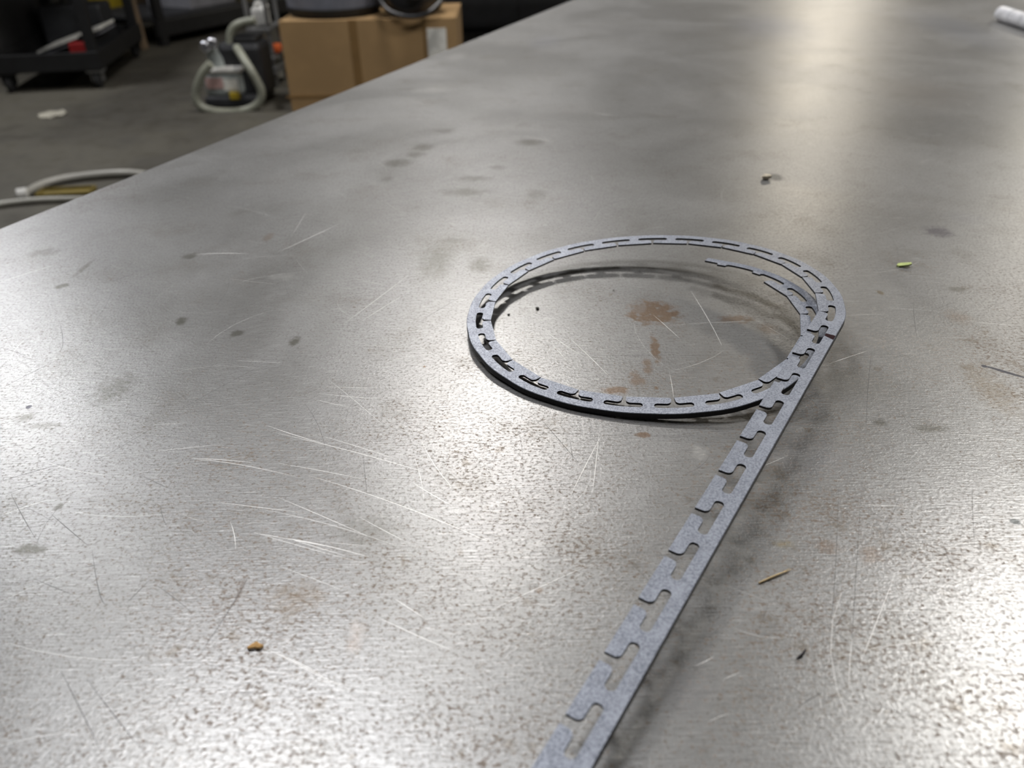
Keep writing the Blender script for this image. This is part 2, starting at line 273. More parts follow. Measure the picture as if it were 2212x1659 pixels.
def scratch(mb, rec, lift):
    wpx = rec[-1]; q = [Vector((rec[i], rec[i + 1])) for i in range(0, len(rec) - 1, 2)]
    if len(q) == 2: q = [q[0], q[0].lerp(q[1], .5) + Vector((random.uniform(-2, 2), random.uniform(-2, 2))), q[1]]
    pts = []
    for i in range(9):
        u = i / 8; a = q[0] * (1 - u) ** 2 + (q[1] * 2 - (q[0] + q[2]) * .5) * 2 * u * (1 - u) + q[2] * u * u
        v = onz(a.x, a.y); v.z = lift; pts.append(v)
    mpx = (onz(q[1].x + 1, q[1].y) - onz(q[1].x, q[1].y)).length
    ribbon(mb, [tloc(v) for v in pts], max(wpx * 0.72 * mpx, 0.00007))
mw, md, mh = MB(), MB(), MB()
for rec in WHITE: scratch(mw, rec, 0.000012)
for rec in DARK: scratch(md, rec, 0.000016)
for i in range(1700):   # hairline criss-cross all over the sheet in reach of the hand
    a = TC + ED * random.uniform(-1.3, 0.6) + EN * random.uniform(-.73, .6)
    an = random.gauss(math.radians(-6), .35) if random.random() < .6 else random.uniform(0, math.pi)
    L = random.uniform(.006, .06); cv = random.uniform(-.5, .5)
    pts = [];
    for k in range(5):
        u = k / 4 - .5; aa = an + cv * u; v = Vector((a.x + math.cos(aa) * L * u, a.y + math.sin(aa) * L * u, 0.000009)); pts.append(tloc(v))
    ribbon(mw if i % 3 else md, pts, random.uniform(.00007, .00016))
def scratch_mat(name, col, rough, metal):
    t = NT(name); nz = t.noise(t.pos(), 400.0, 3.0); t.put(t.b.inputs['Base Color'], t.mix(nz, col, tuple(x * .8 for x in col))); t.b.inputs['Roughness'].default_value = rough; t.b.inputs['Metallic'].default_value = metal; return t.m
tag(mw.build('scratches', scratch_mat('bright_bare_scratch', (0.70, 0.69, 0.67), 0.5, 0.75), tab), 'fine bright scratches in the steel sheet', kind='stuff')
tag(md.build('scratches', scratch_mat('dark_scratch', (0.10, 0.097, 0.097), 0.5, 0.7), tab), 'fine dark scratches in the steel sheet', kind='stuff')

# ================================================================ the slotted steel strip
P, W, TH, TS = 0.0225156, 0.0127, 0.0026, 0.0010   # slot pitch, width, height of the outer lip, sheet thickness
G = .143 * P; TT = P - G; VS = .82 * W; RS = .0015; HW = .215 * P / 2 + RS; V1, V2 = .37 * W, .637 * W; RC = .16 * W
AX, AY, AZ = .1346915, .3211340, .0206095; PHI = math.radians(57.0318); BETA = math.radians(2.6896); TWIST = math.radians(-2.23)
DELTA = [19.01, 14.34, 13.95, 15.87, 15.15, 14.5, 13.75, 12.7, 13.07, 14.96, 15.14, 15.0, 14.76, 14.15, 14.71, 15.91, 16.64, 16.79, 13.79, 9.97, 10.16, 16.69, 19.24, 18.49, 18.18, 18.0, 17.62, 17.0, 16.51]
ZSEG = [21.06, 21.67, 21.51, 20.77, 19.64, 18.3, 16.83, 15.27, 13.68, 12.11, 10.6, 9.21, 8.01, 7.05, 6.28, 5.57, 4.75, 3.7, 2.95, 2.85, 3.45, 4.7, 6.95, 10.41, 13.6, 15.8, 16.7, 16.6, 15.83, 14.36]
NT_TAIL = 16          # straight tabs behind tab 0
def zat(t_):          # t_ in periods, 0 = web of tab 0, negative = tail
    if t_ <= 0: return ZSEG[0] / 1000 + t_ * P * math.tan(BETA)
    i = min(int(t_), len(ZSEG) - 2); u = t_ - i
    g = lambda k: ZSEG[0] - (0 - k) * P * 1000 * math.tan(BETA) if k < 0 else (ZSEG[k] if k < len(ZSEG) else 2 * ZSEG[-1] - ZSEG[-2])
    p0, p1, p2, p3 = g(i - 1), g(i), g(i + 1), g(i + 2)
    return (p1 + .5 * u * (p2 - p0 + u * (2 * p0 - 5 * p1 + 4 * p2 - p3 + u * (3 * (p1 - p2) + p3 - p0)))) / 1000
def uh(h): return Vector((math.cos(h), math.sin(h)))
def rv(h): return Vector((math.sin(h), -math.cos(h)))
FR = {}
h = PHI; pos = Vector((AX, AY)) + uh(h) * TT / 2 + rv(h) * VS
FR[0] = (pos.copy(), h)
for k in range(1, NT_TAIL + 1): FR[-k] = (FR[0][0] - uh(PHI) * P * k * math.cos(BETA), PHI)
SPINE = []            # (t, position xy, heading) along the spine centre
for k in range(-NT_TAIL, 0):
    SPINE.append((k, FR[k][0], PHI))
NB = 8
for i, dg in enumerate(DELTA):
    dl = math.radians(dg); SL = P - 2 * HW
    SPINE.append((i, pos.copy(), h)); q = pos + uh(h) * HW; R_ = SL / dl; nrm = -rv(h); cc = q + nrm * R_
    for b in range(NB + 1):
        hh = h + dl * b / NB; SPINE.append((i + (HW + SL * b / NB) / P, cc + rv(hh) * R_, hh))
    h = h + dl; pos = cc + rv(h) * R_ + uh(h) * HW; FR[i + 1] = (pos.copy(), h)
SPINE.append((len(DELTA), pos.copy(), h)); SPINE.append((len(DELTA) + .2, pos + uh(h) * .2 * P, h)); SPINE.append((len(DELTA) + .47, pos + uh(h) * .47 * P, h + .0))
def twist(t_): return math.tan(TWIST) * max(0.0, min(1.0, 1 - t_ / 4.0))
def surf(xy, hd, t_, v, dz=0.0):
    q = xy + rv(hd) * (v - VS); return Vector((q.x, q.y, zat(t_) + twist(t_) * (v - VS) + dz))
t = NT('blasted_blue_grey_steel'); p = t.pos()
n1 = t.noise(p, 1300.0, 3.0, 0.75); n2 = t.noise(p, 160.0, 4.0, 0.6)
c = t.mix(t.ramp(n1, 0.36, 0.62), (0.15, 0.165, 0.203), (0.36, 0.385, 0.45)); c = t.mix(t.ramp(n2, 0.48, 0.72, 0, .5), c, (0.40, 0.425, 0.49)); c = t.mix(t.ramp(n2, 0.25, 0.45, .35, 0), c, (0.21, 0.213, 0.24))
t.put(t.b.inputs['Base Color'], c); t.b.inputs['Metallic'].default_value = 0.35; t.put(t.b.inputs['Roughness'], t.ramp(n1, 0.3, 0.7, 0.5, 0.36)); t.bump(n1, 0.35, 0.0002); M_STRIP = t.m
t = NT('laser_cut_edge'); n1 = t.noise(t.mapping(t.pos(), scale=(1, 1, .2)), 2500.0, 3.0); t.put(t.b.inputs['Base Color'], t.mix(n1, (0.016, 0.015, 0.016), (0.05, 0.047, 0.047))); t.b.inputs['Metallic'].default_value = 0.3; t.b.inputs['Roughness'].default_value = 0.55; M_CUT = t.m
SB = FR[19][0]   # where the ring rests on the table
strip = thing('slotted_steel_strip', 'blue-grey laser-cut steel strip with T-slots, curled into a loop with a long straight tail', 'metal strip', (SB.x, SB.y, 0))
def build2(name, V, F, mi, parent, mats):
    me = bpy.data.meshes.new(name); o_ = Vector((SB.x, SB.y, 0)); me.from_pydata([v - o_ for v in V], [], F)
    for m in mats: me.materials.append(m)
    me.polygons.foreach_set('material_index', mi); me.update(); return link(name, me, parent)
# spine: cross-section with a small broken edge on the outer top corner
BV = .00022
def sweep(name, sec, secm):
    V = []; F = []; MI = []; ns = len(sec)
    for (t_, xy, hd) in SPINE:
        for (v, dz) in sec: V.append(surf(xy, hd, t_, v, dz))
    for i in range(len(SPINE) - 1):
        for k in range(ns):
            F.append((i * ns + k, (i + 1) * ns + k, (i + 1) * ns + (k + 1) % ns, i * ns + (k + 1) % ns)); MI.append(secm[k])
    F.append(tuple(range(ns))); MI.append(1); F.append(tuple((len(SPINE) - 1) * ns + k for k in range(ns))[::-1]); MI.append(1)
    return build2(name, V, F, MI, strip, [M_STRIP, M_CUT])
sweep('spine', [(V2, 0), (W - BV, 0), (W, -BV), (W, -TS), (V2, -TS)], [0, 0, 1, 1, 1])
sweep('outer_lip', [(W - .0009, -TS), (W, -TS), (W, -TH), (W - .0009, -TH)], [1, 1, 1, 1])
# one tab outline in strip coordinates (s along, v across)
def arc(cx, cy, r, a0, a1, n): return [(cx + r * math.cos(math.radians(a0 + (a1 - a0) * i / n)), cy + r * math.sin(math.radians(a0 + (a1 - a0) * i / n))) for i in range(n + 1)]
half = [(TT / 2, 0)] + arc(TT / 2 - RC, V1 - RC, RC, 0, 90, 7) + arc(HW, V1 + RS, RS, 270, 180, 6) + arc(HW, V2 - RS, RS, 180, 90, 6)
outl = half + [(-s, v) for (s, v) in reversed(half)]
stub = arc(HW, V2 - RS, RS, 180, 90, 6); stub = [(HW - RS, V2 - .0021)] + stub; stub = stub + [(-s, v) for (s, v) in reversed(stub)]
nl = len(half)
for k in range(-NT_TAIL, len(DELTA) + 1):
    xy, hd = FR[k]; o2 = stub if k >= 28 else outl
    hl = len(o2) // 2; dzo = 0.0
    n = len(o2)
    V = [surf(xy + uh(hd) * s, hd, k + s / P, v) for (s, v) in o2]; V += [q - Vector((0, 0, TS)) for q in V]
    F = [tuple(range(n)), tuple(range(2 * n - 1, n - 1, -1))]; MI = [0, 1]
    for i in range(n):
        if i == hl - 1: continue       # open where the tab grows out of the spine
        j = (i + 1) % n; F.append((i, i + n, j + n, j)); MI.append(1)
    # winding check so the top looks up
    a = (V[1] - V[0]).cross(V[2] - V[1])
    o = build2('tab' if k < 28 else 'broken_stub', V, F, MI, strip, [M_STRIP, M_CUT])
    bm = bmesh.new(); bm.from_mesh(o.data); bmesh.ops.recalc_face_normals(bm, faces=bm.faces); bm.to_mesh(o.data); bm.free()
# dark red marker line drawn across the spine where the bend begins
M_INK = mat('dark_red_ink', (0.030, 0.008, 0.010), 0.8, var=.1, scale=900, spec=.15)
xy, hd = FR[0]; V = []; F = []
m_ = 10
for i in range(m_ + 1):
    u = i / m_; v = V2 + .0001 + (W - V2 - .0003) * u; ww = .0024 + .0016 * u; sc = -TT / 2 - .0006 - .0008 * u
    for sg in (-1, 1):
        s_ = sc + sg * ww / 2; q = min(SPINE, key=lambda e: abs(e[0] - s_ / P))
        V.append(surf(q[1] + uh(q[2]) * (s_ - q[0] * P), q[2], s_ / P, v, .00003))
for i in range(m_): F.append((2 * i, 2 * i + 2, 2 * i + 3, 2 * i + 1))
o = build2('marker_line', V, F, [0] * m_, strip, [M_INK]); o['label'] = 'dark red marker line across the strip'

# ================================================================ small things lying on the table
M_WOOD = mat('dry_splinter', (0.74, 0.56, 0.30), 0.7, scale=800); M_CORK = mat('tan_crumb', (0.68, 0.40, 0.15), 0.85, scale=500)
a, b = onz(1639, 1261), onz(1708, 1233); mdp = a.lerp(b, .5)
s = thing('wood_splinter', 'thin pale yellow wood splinter lying right of the straight tail', 'splinter', mdp)
MB().tube([a - mdp + Vector((0, 0, .0004)), Vector((0.0003, .0002, .0007)), b - mdp + Vector((0, 0, .0005))], [.0003, .00042, .00012], 6, 1).build('shaft', M_WOOD, s)
MB().tube([b.lerp(a, .25) - mdp + Vector((0, .0001, .0006)), b.lerp(a, .05) - mdp + Vector((.0002, .0006, .0009))], [.0002, .00006], 5).build('frayed_tip', M_WOOD, s)
def lump(name, m, size, seed, label, cat, at_, group=None):
    rnd = random.Random(seed); bm = bmesh.new(); bmesh.ops.create_icosphere(bm, subdivisions=2, radius=1.0)
    for v in bm.verts:
        k = 1 + rnd.uniform(-.22, .22); v.co = Vector((v.co.x * size[0] * k, v.co.y * size[1] * k, v.co.z * size[2] * k))
    zm = min(v.co.z for v in bm.verts)
    for v in bm.verts: v.co.z -= zm
    me = bpy.data.meshes.new(name); bm.to_mesh(me); bm.free(); me.materials.append(m); o = link(name, me); o.location = at_; return tag(o, label, cat, group)
# tan crumb: a bent flake standing on two feet
a = onz(552, 1400); mpx = (onz(553, 1400) - a).length
V = []; F = []
prof = [(-17, 0, 4), (-13, -2, 9), (-6, 0, 10.5), (1, 3, 9.5), (6, 0, 11), (11, -1, 10), (16, 2, 5)]
for (sx, sy, sz) in prof:
    for (dy, dz) in ((8, -1), (3, 1.2), (-5, 0), (-7, -4), (2, -5)):
        V.append(Vector((sx * mpx, (sy + dy * (1 - abs(sx) / 26)) * mpx * 1.25, (sz + dz) * mpx * .72)))
for i in range(len(prof) - 1):
    for k in range(5): F.append((i * 5 + k, i * 5 + (k + 1) % 5, (i + 1) * 5 + (k + 1) % 5, (i + 1) * 5 + k))
F.append((0, 1, 2, 3, 4)); F.append(tuple(30 + k for k in (4, 3, 2, 1, 0)))
zm = min(v.z for v in V); me = bpy.data.meshes.new('crumb'); me.from_pydata([v - Vector((0, 0, zm)) for v in V], [], F); me.materials.append(M_CORK); me.update()
o = link('crumb', me); o.location = (a.x, a.y, 0); tag(o, 'tan orange crumb of wood lying alone on the bare sheet', 'crumb')
a = onz(1952, 575); M_CHIP = mat('lime_plastic', (0.56, 0.66, 0.22), 0.5, scale=300)
mpx = (onz(1953, 575) - a).length
V = []; F = []; ol = [(-16, 0), (-10, 6), (0, 5), (9, 3), (16, 2), (14, -4), (6, -6), (-6, -5), (-13, -4)]
V = [Vector((x * mpx, y * mpx * 1.3, .0012 + .00004 * x)) for x, y in ol]; V += [Vector((v.x, v.y, v.z - .0009)) for v in V]; n = len(ol)
zm = min(v.z for v in V); V = [v - Vector((0, 0, zm)) for v in V]
F = [tuple(range(n))[::-1], tuple(range(n, 2 * n))] + [(i, (i + 1) % n, (i + 1) % n + n, i + n) for i in range(n)]
me = bpy.data.meshes.new('plastic_chip'); me.from_pydata(V, [], F); me.materials.append(M_CHIP); me.update(); o = link('plastic_chip', me); o.location = (a.x, a.y, 0); tag(o, 'small lime green plastic chip lying on the steel sheet', 'chip')
M_BLACK = mat('black_swarf', (0.03, 0.025, 0.03), 0.5, 0.4, scale=600)
a = onz(1731, 1416); pts = [onz(1721, 1424), onz(1729, 1419), onz(1735, 1414), onz(1739, 1407)]
mb = MB().tube([v - a + Vector((0, 0, .0004 + .0002 * i)) for i, v in enumerate(pts)], [.0002, .0004, .0004, .0002], 6, 1); o = mb.build('metal_shaving', M_BLACK); o.location = (a.x, a.y, 0); tag(o, 'tiny curled black metal shaving on the freckled sheet', 'shaving')
M_GRIT = mat('white_grit', (0.75, 0.66, 0.5), 0.6, scale=400); M_DGRIT = mat('dark_grit', (0.07, 0.065, 0.055), 0.6, 0.3, scale=700)
lump('grit_grain', M_GRIT, (.0035, .003, .002), 3, 'pale grain of grit beside a dark oily blot', 'grit', onz(1655, 387))
lump('dirt_speck', M_DGRIT, (.0008, .0007, .0006), 4, 'tiny dark speck inside the loop beside a shadow', 'speck', onz(1161, 668), )
lump('dirt_speck', M_DGRIT, (.0006, .0005, .0004), 5, 'tinier dark speck inside the loop near its left wall', 'speck', onz(1099, 681))
# ink line on the right
M_MARK = mat('dark_violet_ink', (0.035, 0.032, 0.05), 0.5, scale=500)
pts = [onz(x, y) for x, y in ((2126, 791), (2140, 794), (2160, 800), (2180, 806), (2200, 812), (2225, 818))]
mb = MB(); ribbon(mb, [tloc(Vector((v.x, v.y, .00002))) for v in pts], .0022); V0 = tloc(Vector((pts[0].x, pts[0].y, .000022)))
mb.add([V0 + Vector((math.cos(k * math.pi / 5) * .0013, math.sin(k * math.pi / 5) * .0013, 0)) for k in range(10)], [tuple(range(10))])
o = mb.build('ink_line', M_MARK, tab); o['label'] = 'dark violet marker line drawn on the sheet'
# white paint marker at the far right
a, b = onz(2157, 44), onz(2300, 92); ax = (b - a).normalized(); R = .0105; L = .14
pn = thing('paint_marker', 'white paint marker pen with dark print lying on the steel sheet', 'marker pen', (a.x, a.y, 0))
M_PEN = mat('white_pen_barrel', (0.80, 0.80, 0.83), 0.3, scale=50); M_PRINT = mat('dark_print', (0.05, 0.055, 0.06), 0.5, scale=400)
cz = Vector((0, 0, R))
MB().lathe([(R * .80, 0), (R * .95, .0015), (R, .004), (R, .045)], cz, ax, 28).build('cap', M_PEN, pn)
MB().lathe([(R * .93, .045), (R * .93, .047), (R * .98, .048), (R * .98, L), (R * .8, L + .004)], cz, ax, 28).build('barrel', M_PEN, pn)
sd = Vector((ax.y, -ax.x, 0)); 
if sd.y > 0: sd = -sd
for (s0, s1, a0, a1) in ((.010, .016, -28, 8), (.019, .027, -30, 10), (.030, .034, -25, 6), (.050, .072, -30, 10), (.078, .10, -30, 5)):
    V = []; F = []
    for i in range(2):
        for k in range(6):
            an = math.radians(a0 + (a1 - a0) * k / 5); V.append(cz + ax * (s0, s1)[i] + (sd * math.cos(an) + Vector((0, 0, 1)) * math.sin(an)) * (R * 1.008))
    F = [(k, k + 1, k + 7, k + 6) for k in range(5)]
    MB().add(V, F).build('print_band', M_PRINT, pn)

# ================================================================ behind the table
M_BLK = mat('black_painted_steel', (0.011, 0.011, 0.012), 0.5, 0.2, scale=12); M_RUB = mat('black_rubber', (0.018, 0.018, 0.019), 0.7, scale=20)
M_GREY = mat('grey_plastic', (0.20, 0.20, 0.22), 0.45, scale=6); M_YEL = mat('yellow_plastic', (0.42, 0.30, 0.02), 0.4, scale=8); M_WHT = mat('white_plastic', (0.62, 0.61, 0.58), 0.4, scale=10)
M_CHROME = mat('chrome', (0.7, 0.7, 0.76), 0.32, 1.0, scale=10); M_STEEL = mat('dull_galvanised', (0.28, 0.28, 0.28), 0.4, 0.7, scale=15); M_RED = mat('red_paint', (0.45, 0.03, 0.03), 0.4, scale=10)
M_CARD = mat('cardboard', (0.33, 0.21, 0.095), 0.85, var=.06, scale=5); M_CARD2 = mat('brown_packing_tape', (0.20, 0.115, 0.04), 0.5, var=.08, scale=6); M_HOSE = mat('milky_hose', (0.27, 0.275, 0.22), 0.45, scale=5); M_PAPER = mat('white_paper', (0.72, 0.71, 0.66), 0.8, scale=20)
M_ORANGE = mat('orange_plastic', (0.75, 0.14, 0.03), 0.4, scale=9); M_AMBER = mat('amber_plastic', (0.50, 0.28, 0.02), 0.4, scale=9); M_TAN = mat('tan_board', (0.20, 0.14, 0.085), 0.8, scale=6); M_DGREY = mat('charcoal_plastic', (0.022, 0.023, 0.026), 0.5, scale=8)
M_CLEAR = mat('cloudy_tank', (0.34, 0.37, 0.36), 0.35, scale=7)

# --- black cart with casters
c1 = onz(213, 193, FLOOR); c0 = onz(22, 203, FLOOR); au = (c0 - c1); CW = au.length + .10; au.normalize(); bu = Vector((-au.y, au.x, 0));
if bu.y < 0: bu = -bu
CD = 1.25; crt = thing('utility_cart', 'black steel utility cart with casters and a deep lower shelf', 'cart', (c1.x, c1.y, FLOOR), math.atan2(-au.y, -au.x))
# local: -x = towards the cart's left side, +y = rear
def cbox(mb, x, y, z, dx, dy, dz, bev=.004): return mb.box((x, y, z), (dx, dy, dz), bev=bev)
SH0 = .118; SHH = .108
for zz, nm in ((SH0, 'lower_shelf'), (.95, 'upper_shelf')):
    mb = MB(); cbox(mb, -CW / 2 + .05, CD / 2, zz + .02, CW, CD, .02)
    cbox(mb, -CW / 2 + .05, .012, zz + SHH / 2, CW, .03, SHH); cbox(mb, -CW / 2 + .05, CD - .012, zz + SHH / 2, CW, .03, SHH)
    cbox(mb, .05 - .012, CD / 2, zz + SHH / 2, .03, CD - .05, SHH); cbox(mb, -CW + .062, CD / 2, zz + SHH / 2, .03, CD - .05, SHH); mb.build(nm, M_BLK, crt)
for xx in (.012, -CW + .09):
    for yy in (.05, CD - .05): cbox(MB(), xx, yy, (SH0 + .03 + .955) / 2, .06, .06, .955 - SH0 - .03).build('post', M_BLK, crt)
for xx in (0, -CW + .10):
    for yy in (0.06, CD - .10):
        k = MB().box((xx, yy, SH0 - .012), (.10, .10, .012)).box((xx + .032, yy, .078), (.006, .06, .07)).box((xx - .032, yy, .078), (.006, .06, .07)).build('caster_fork', M_STEEL if xx == 0 and yy < .1 else M_BLK, crt)
        MB().lathe([(.042, -.02), (.053, -.014), (.053, .014), (.042, .02)], (xx, yy, .053), (1, 0, 0), 20).build('caster_wheel', M_RUB, k)
MB().box((-CW + .055, CD / 2, .56), (.012, CD - .1, .78), bev=.002).build('side_panel', M_BLK, crt)  # added black sheet, stands in for the shade inside the cart
def on_cart(x, y, z): return crt.matrix_basis @ Vector((x, y, z)) if False else (Matrix.Translation(crt.location) @ Matrix.Rotation(crt.rotation_euler.z, 4, 'Z')) @ Vector((x, y, z))
ca = crt.rotation_euler.z
RY = Matrix.Rotation(math.radians(-17), 3, 'Y')
s = thing('panel_offcut', 'off-white sheet panels propped aslant on the cart lower shelf', 'panel', on_cart(-.20, .52, SH0 + .031), ca)
MB().box((0, 0, .105), (.44, .40, .012), rot=RY).build('sheet', M_PAPER, s); MB().box((.02, .01, .083), (.40, .38, .008), rot=RY).build('sheet', M_GREY, s); MB().box((.12, 0, .05), (.10, .30, .10), bev=.004).build('prop_block', M_DGREY, s)
s = thing('red_gas_can', 'small red can standing on the cart lower shelf', 'can', on_cart(-.085, .16, SH0 + .031), ca)
MB().box((0, 0, .06), (.12, .09, .12), bev=.012).build('body', M_RED, s); MB().lathe([(.018, 0), (.018, .03), (.012, .034)], (.02, 0, .12), (0, 0, 1), 14).build('cap', M_BLK, s)
s = thing('tool_case', 'dark tool case with a pale latch on the cart lower shelf', 'case', on_cart(-.30, .98, SH0 + .031), ca)
MB().box((0, 0, .13), (.42, .30, .26), bev=.02).build('body', M_DGREY, s); MB().box((.08, -.155, .19), (.07, .02, .035), bev=.004).build('latch', M_GREY, s); MB().tube([(-.08, 0, .26), (-.07, 0, .30), (.07, 0, .30), (.08, 0, .26)], .012, 8, 1).build('handle', M_BLK, s)

# --- floor level rack far behind with bins
ra = onz(352, 102, FLOOR); rb = onz(640, 38, FLOOR); rd = (rb - ra).normalized(); rn = Vector((-rd.y, rd.x, 0))
rk = thing('storage_rack', 'long low black storage rack standing behind the cart', 'rack', (ra.x, ra.y, FLOOR), math.atan2(rd.y, rd.x))
RL = (rb - ra).length + .5
MB().box((RL / 2, .03, .13), (RL, .05, .12), bev=.006).build('front_beam', M_BLK, rk); MB().box((RL / 2, .95, .13), (RL, .05, .12), bev=.006).build('rear_beam', M_BLK, rk); MB().box((RL / 2, .49, .2), (RL, .9, .018)).build('deck', M_DGREY, rk)
for xx in (.05, RL - .05):
    for yy in (.03, .95): MB().box((xx, yy, .85), (.07, .06, 1.7), bev=.004).build('upright', M_BLK, rk)
MB().box((RL / 2, .49, 1.25), (RL, .9, .03)).build('upper_deck', M_DGREY, rk)
def on_rack(x, y, z=.21): return (Matrix.Translation(rk.location) @ Matrix.Rotation(rk.rotation_euler.z, 4, 'Z')) @ Vector((x, y, z))
def bin_(name, x, y, dx, dy, dz, m, label, slope=.10):
    s = thing(name, label, 'bin', on_rack(x, y), rk.rotation_euler.z)
    V = []
    for z, k in ((0, 1 - slope), (dz, 1.0)):
        for sx, sy in ((-1, -1), (1, -1), (1, 1), (-1, 1)): V.append((sx * dx / 2 * k, sy * dy / 2 * k, z))
    for z, k in ((dz, .93), (.02, .93 - slope)):
        for sx, sy in ((-1, -1), (1, -1), (1, 1), (-1, 1)): V.append((sx * dx / 2 * k, sy * dy / 2 * k, z))
    F = [(3, 2, 1, 0), (12, 13, 14, 15)]
    for a_, b_ in ((0, 4), (4, 8), (8, 12)):
        for k in range(4): F.append((a_ + k, a_ + (k + 1) % 4, b_ + (k + 1) % 4, b_ + k))
    MB().add(V, F).build('shell', m, s); mb = MB()
    for sx, sy, lx, ly in ((0, -1, dx * 1.05, .025), (0, 1, dx * 1.05, .025), (-1, 0, .025, dy * 1.05), (1, 0, .025, dy * 1.05)): mb.box((sx * dx / 2, sy * dy / 2, dz), (lx, ly, .03))
    mb.build('rim', m, s); return s
def rack_x(px): 
    q = onz(px, 60, FLOOR); # walk along the rack line until it projects to this column
    lo, hi = -4.0, 6.0
    for _ in range(40):
        m2 = (lo + hi) / 2; v = Vector((ra.x, ra.y, FLOOR + .4)) + rd * m2 + rn * .4 - CAM; xx = 1106 + F_PX * v.dot(RIGHT) / v.dot(FWD)
        if xx < px: lo = m2
        else: hi = m2
    return lo
yb = bin_('storage_bin', 0, .45, .36, .5, .55, M_YEL, 'yellow plastic bin on the floor seen past the cart post'); q = onz(240, 36, FLOOR); yb.location = (q.x, q.y + .25, FLOOR)
bin_('storage_bin', rack_x(415), .45, .62, .55, .5, M_GREY, 'dark grey plastic bin between two yellow bins on the rack')
bin_('storage_bin', rack_x(512), .45, .34, .5, .42, M_YEL, 'yellow plastic bin on the rack right above the hose machine')
o = MB().box((0, 0, .3), (.26, .4, .6), bev=.008).build('cardboard_carton', M_TAN); q = onz(303, 44, FLOOR); o.location = (q.x, q.y + .2, FLOOR); o.rotation_euler = (0, 0, .15); tag(o, 'tan carton standing on the floor behind the cart', 'carton')
pa = onz(366, 84, FLOOR); o = MB().box((0, 0, .45), (.035, .09, .9), bev=.004).build('timber_board', M_TAN); o.location = (pa.x - .02, pa.y - .5, FLOOR); o.rotation_euler = (0, math.radians(-2), .1); tag(o, 'narrow tan timber board standing in front of the black rack', 'board')

# --- hose machine (portable vacuum)
va = onz(500, 240, FLOOR); VY = va.y + .10
def vp(px, py, dy=0.0): q = ony(px, py, VY + dy); return Vector((q.x, q.y, q.z))
vac = thing('vacuum_machine', 'portable vacuum machine with cloudy tank and milky looped hose on the floor', 'vacuum', (va.x, VY + .1, FLOOR))
VO = Vector((va.x, VY + .1, FLOOR)); U_ = (vp(501, 200) - vp(500, 200)).length
def vbox(name, x0, y0, x1, y1, dep, dy, m, bev=.01, par=None):
    a = vp(x0, y1, dy); b = vp(x1, y0, dy); c_ = (a + b) / 2
    zz0 = max(a.z, FLOOR + .001) if y1 > 230 else a.z
    return MB().box(Vector((c_.x, c_.y + dep / 2, (zz0 + b.z) / 2)) - VO, (abs(b.x - a.x), dep, b.z - zz0), bev=bev).build(name, m, par or vac)
vbox('base', 447, 208, 562, 244, .34, -.02, M_DGREY, .015)
tk = vbox('tank', 446, 158, 516, 209, .26, 0, M_CLEAR, .02)
vbox('lid', 444, 147, 518, 161, .28, -.01, M_WHT, .012)
vbox('sticker', 447, 168, 480, 192, .004, -.004, mat('pale_pink_sticker', (0.55, 0.36, 0.34), 0.6, scale=40), .0005, tk)
vbox('sticker', 484, 170, 512, 196, .004, -.004, M_PAPER, .0005, tk)
vbox('latch', 497, 200, 516, 216, .03, -.03, M_YEL, .006)
vbox('motor_housing', 488, 92, 560, 214, .24, .06, M_DGREY, .035)
vbox('vent_cap', 500, 78, 552, 96, .18, .08, M_BLK, .02)
MB().tube([vp(474, 150, .08) - VO, vp(466, 128, .06) - VO, vp(452, 102, .03) - VO], [.05, .04, .028], 16).build('filter_neck', M_CLEAR, vac)
for (px, py) in ((442, 102), (457, 95)):
    c_ = vp(px, py, -.02) - VO
    k = MB().lathe([(.026, 0), (.029, .004), (.029, .03), (.02, .034)], c_, (0, 1, 0.15), 24).build('chrome_cap', M_CHROME, vac)
    MB().lathe([(.019, -.002), (.019, .0)], c_, (0, 1, .15), 20).build('cap_face', M_GREY, k)
hp = [(455, 138), (437, 158), (424, 190), (422, 214), (434, 232), (462, 241), (500, 243), (538, 238), (562, 222), (567, 200), (556, 176), (540, 148), (522, 120), (512, 104)]
MB().tube([vp(x, y, -.10) - VO for x, y in hp[:-2]] + [vp(*hp[-2], -.02) - VO, vp(*hp[-1], .07) - VO], .0235, 12, 2).build('hose', M_HOSE, vac)
MB().tube([vp(x, y, .1) - VO for x, y in ((497, 96), (496, 74), (505, 56), (528, 47), (552, 44))], .022, 12, 2).build('elbow_hose', M_HOSE, vac)

# --- metal stand between the machine and the carton
SY = VY + .52; sa = ony(562, 200, SY); sa.z = FLOOR
def sp(px, py, dy=0.0): return ony(px, py, SY + dy)
st = thing('tool_stand', 'slim grey metal stand with a shelf beside the big carton', 'stand', (sa.x, SY, FLOOR)); SO = Vector((sa.x, SY, FLOOR))
for dx in (0.0, .12):
    for dy in (0, .25): MB().box((dx, dy, .43), (.022, .022, .86), bev=.003).build('post', M_STEEL, st)
zsh = sp(590, 148).z - FLOOR; ztop = sp(590, 60).z - FLOOR; zmid = sp(590, 122).z - FLOOR
for nm, zz in (('shelf', zsh), ('shelf', zmid - .012), ('shelf', ztop - .012), ('shelf', .09)): MB().box((.06, .125, zz), (.15, .29, .02), bev=.003).build(nm, M_STEEL, st)
s = thing('white_jug', 'white plastic jug on the slim grey stand', 'jug', (sa.x + .06, SY + .1, FLOOR + ztop))
MB().box((0, 0, .055), (.10, .10, .11), bev=.02).build('body', M_WHT, s); MB().lathe([(.03, .11), (.02, .125), (.02, .14)], (.03, 0, 0), (0, 0, 1), 16).build('neck', M_WHT, s); MB().tube([(-.03, 0, .105), (-.02, 0, .13), (.03, 0, .13)], .01, 8, 1).build('handle', M_WHT, s)
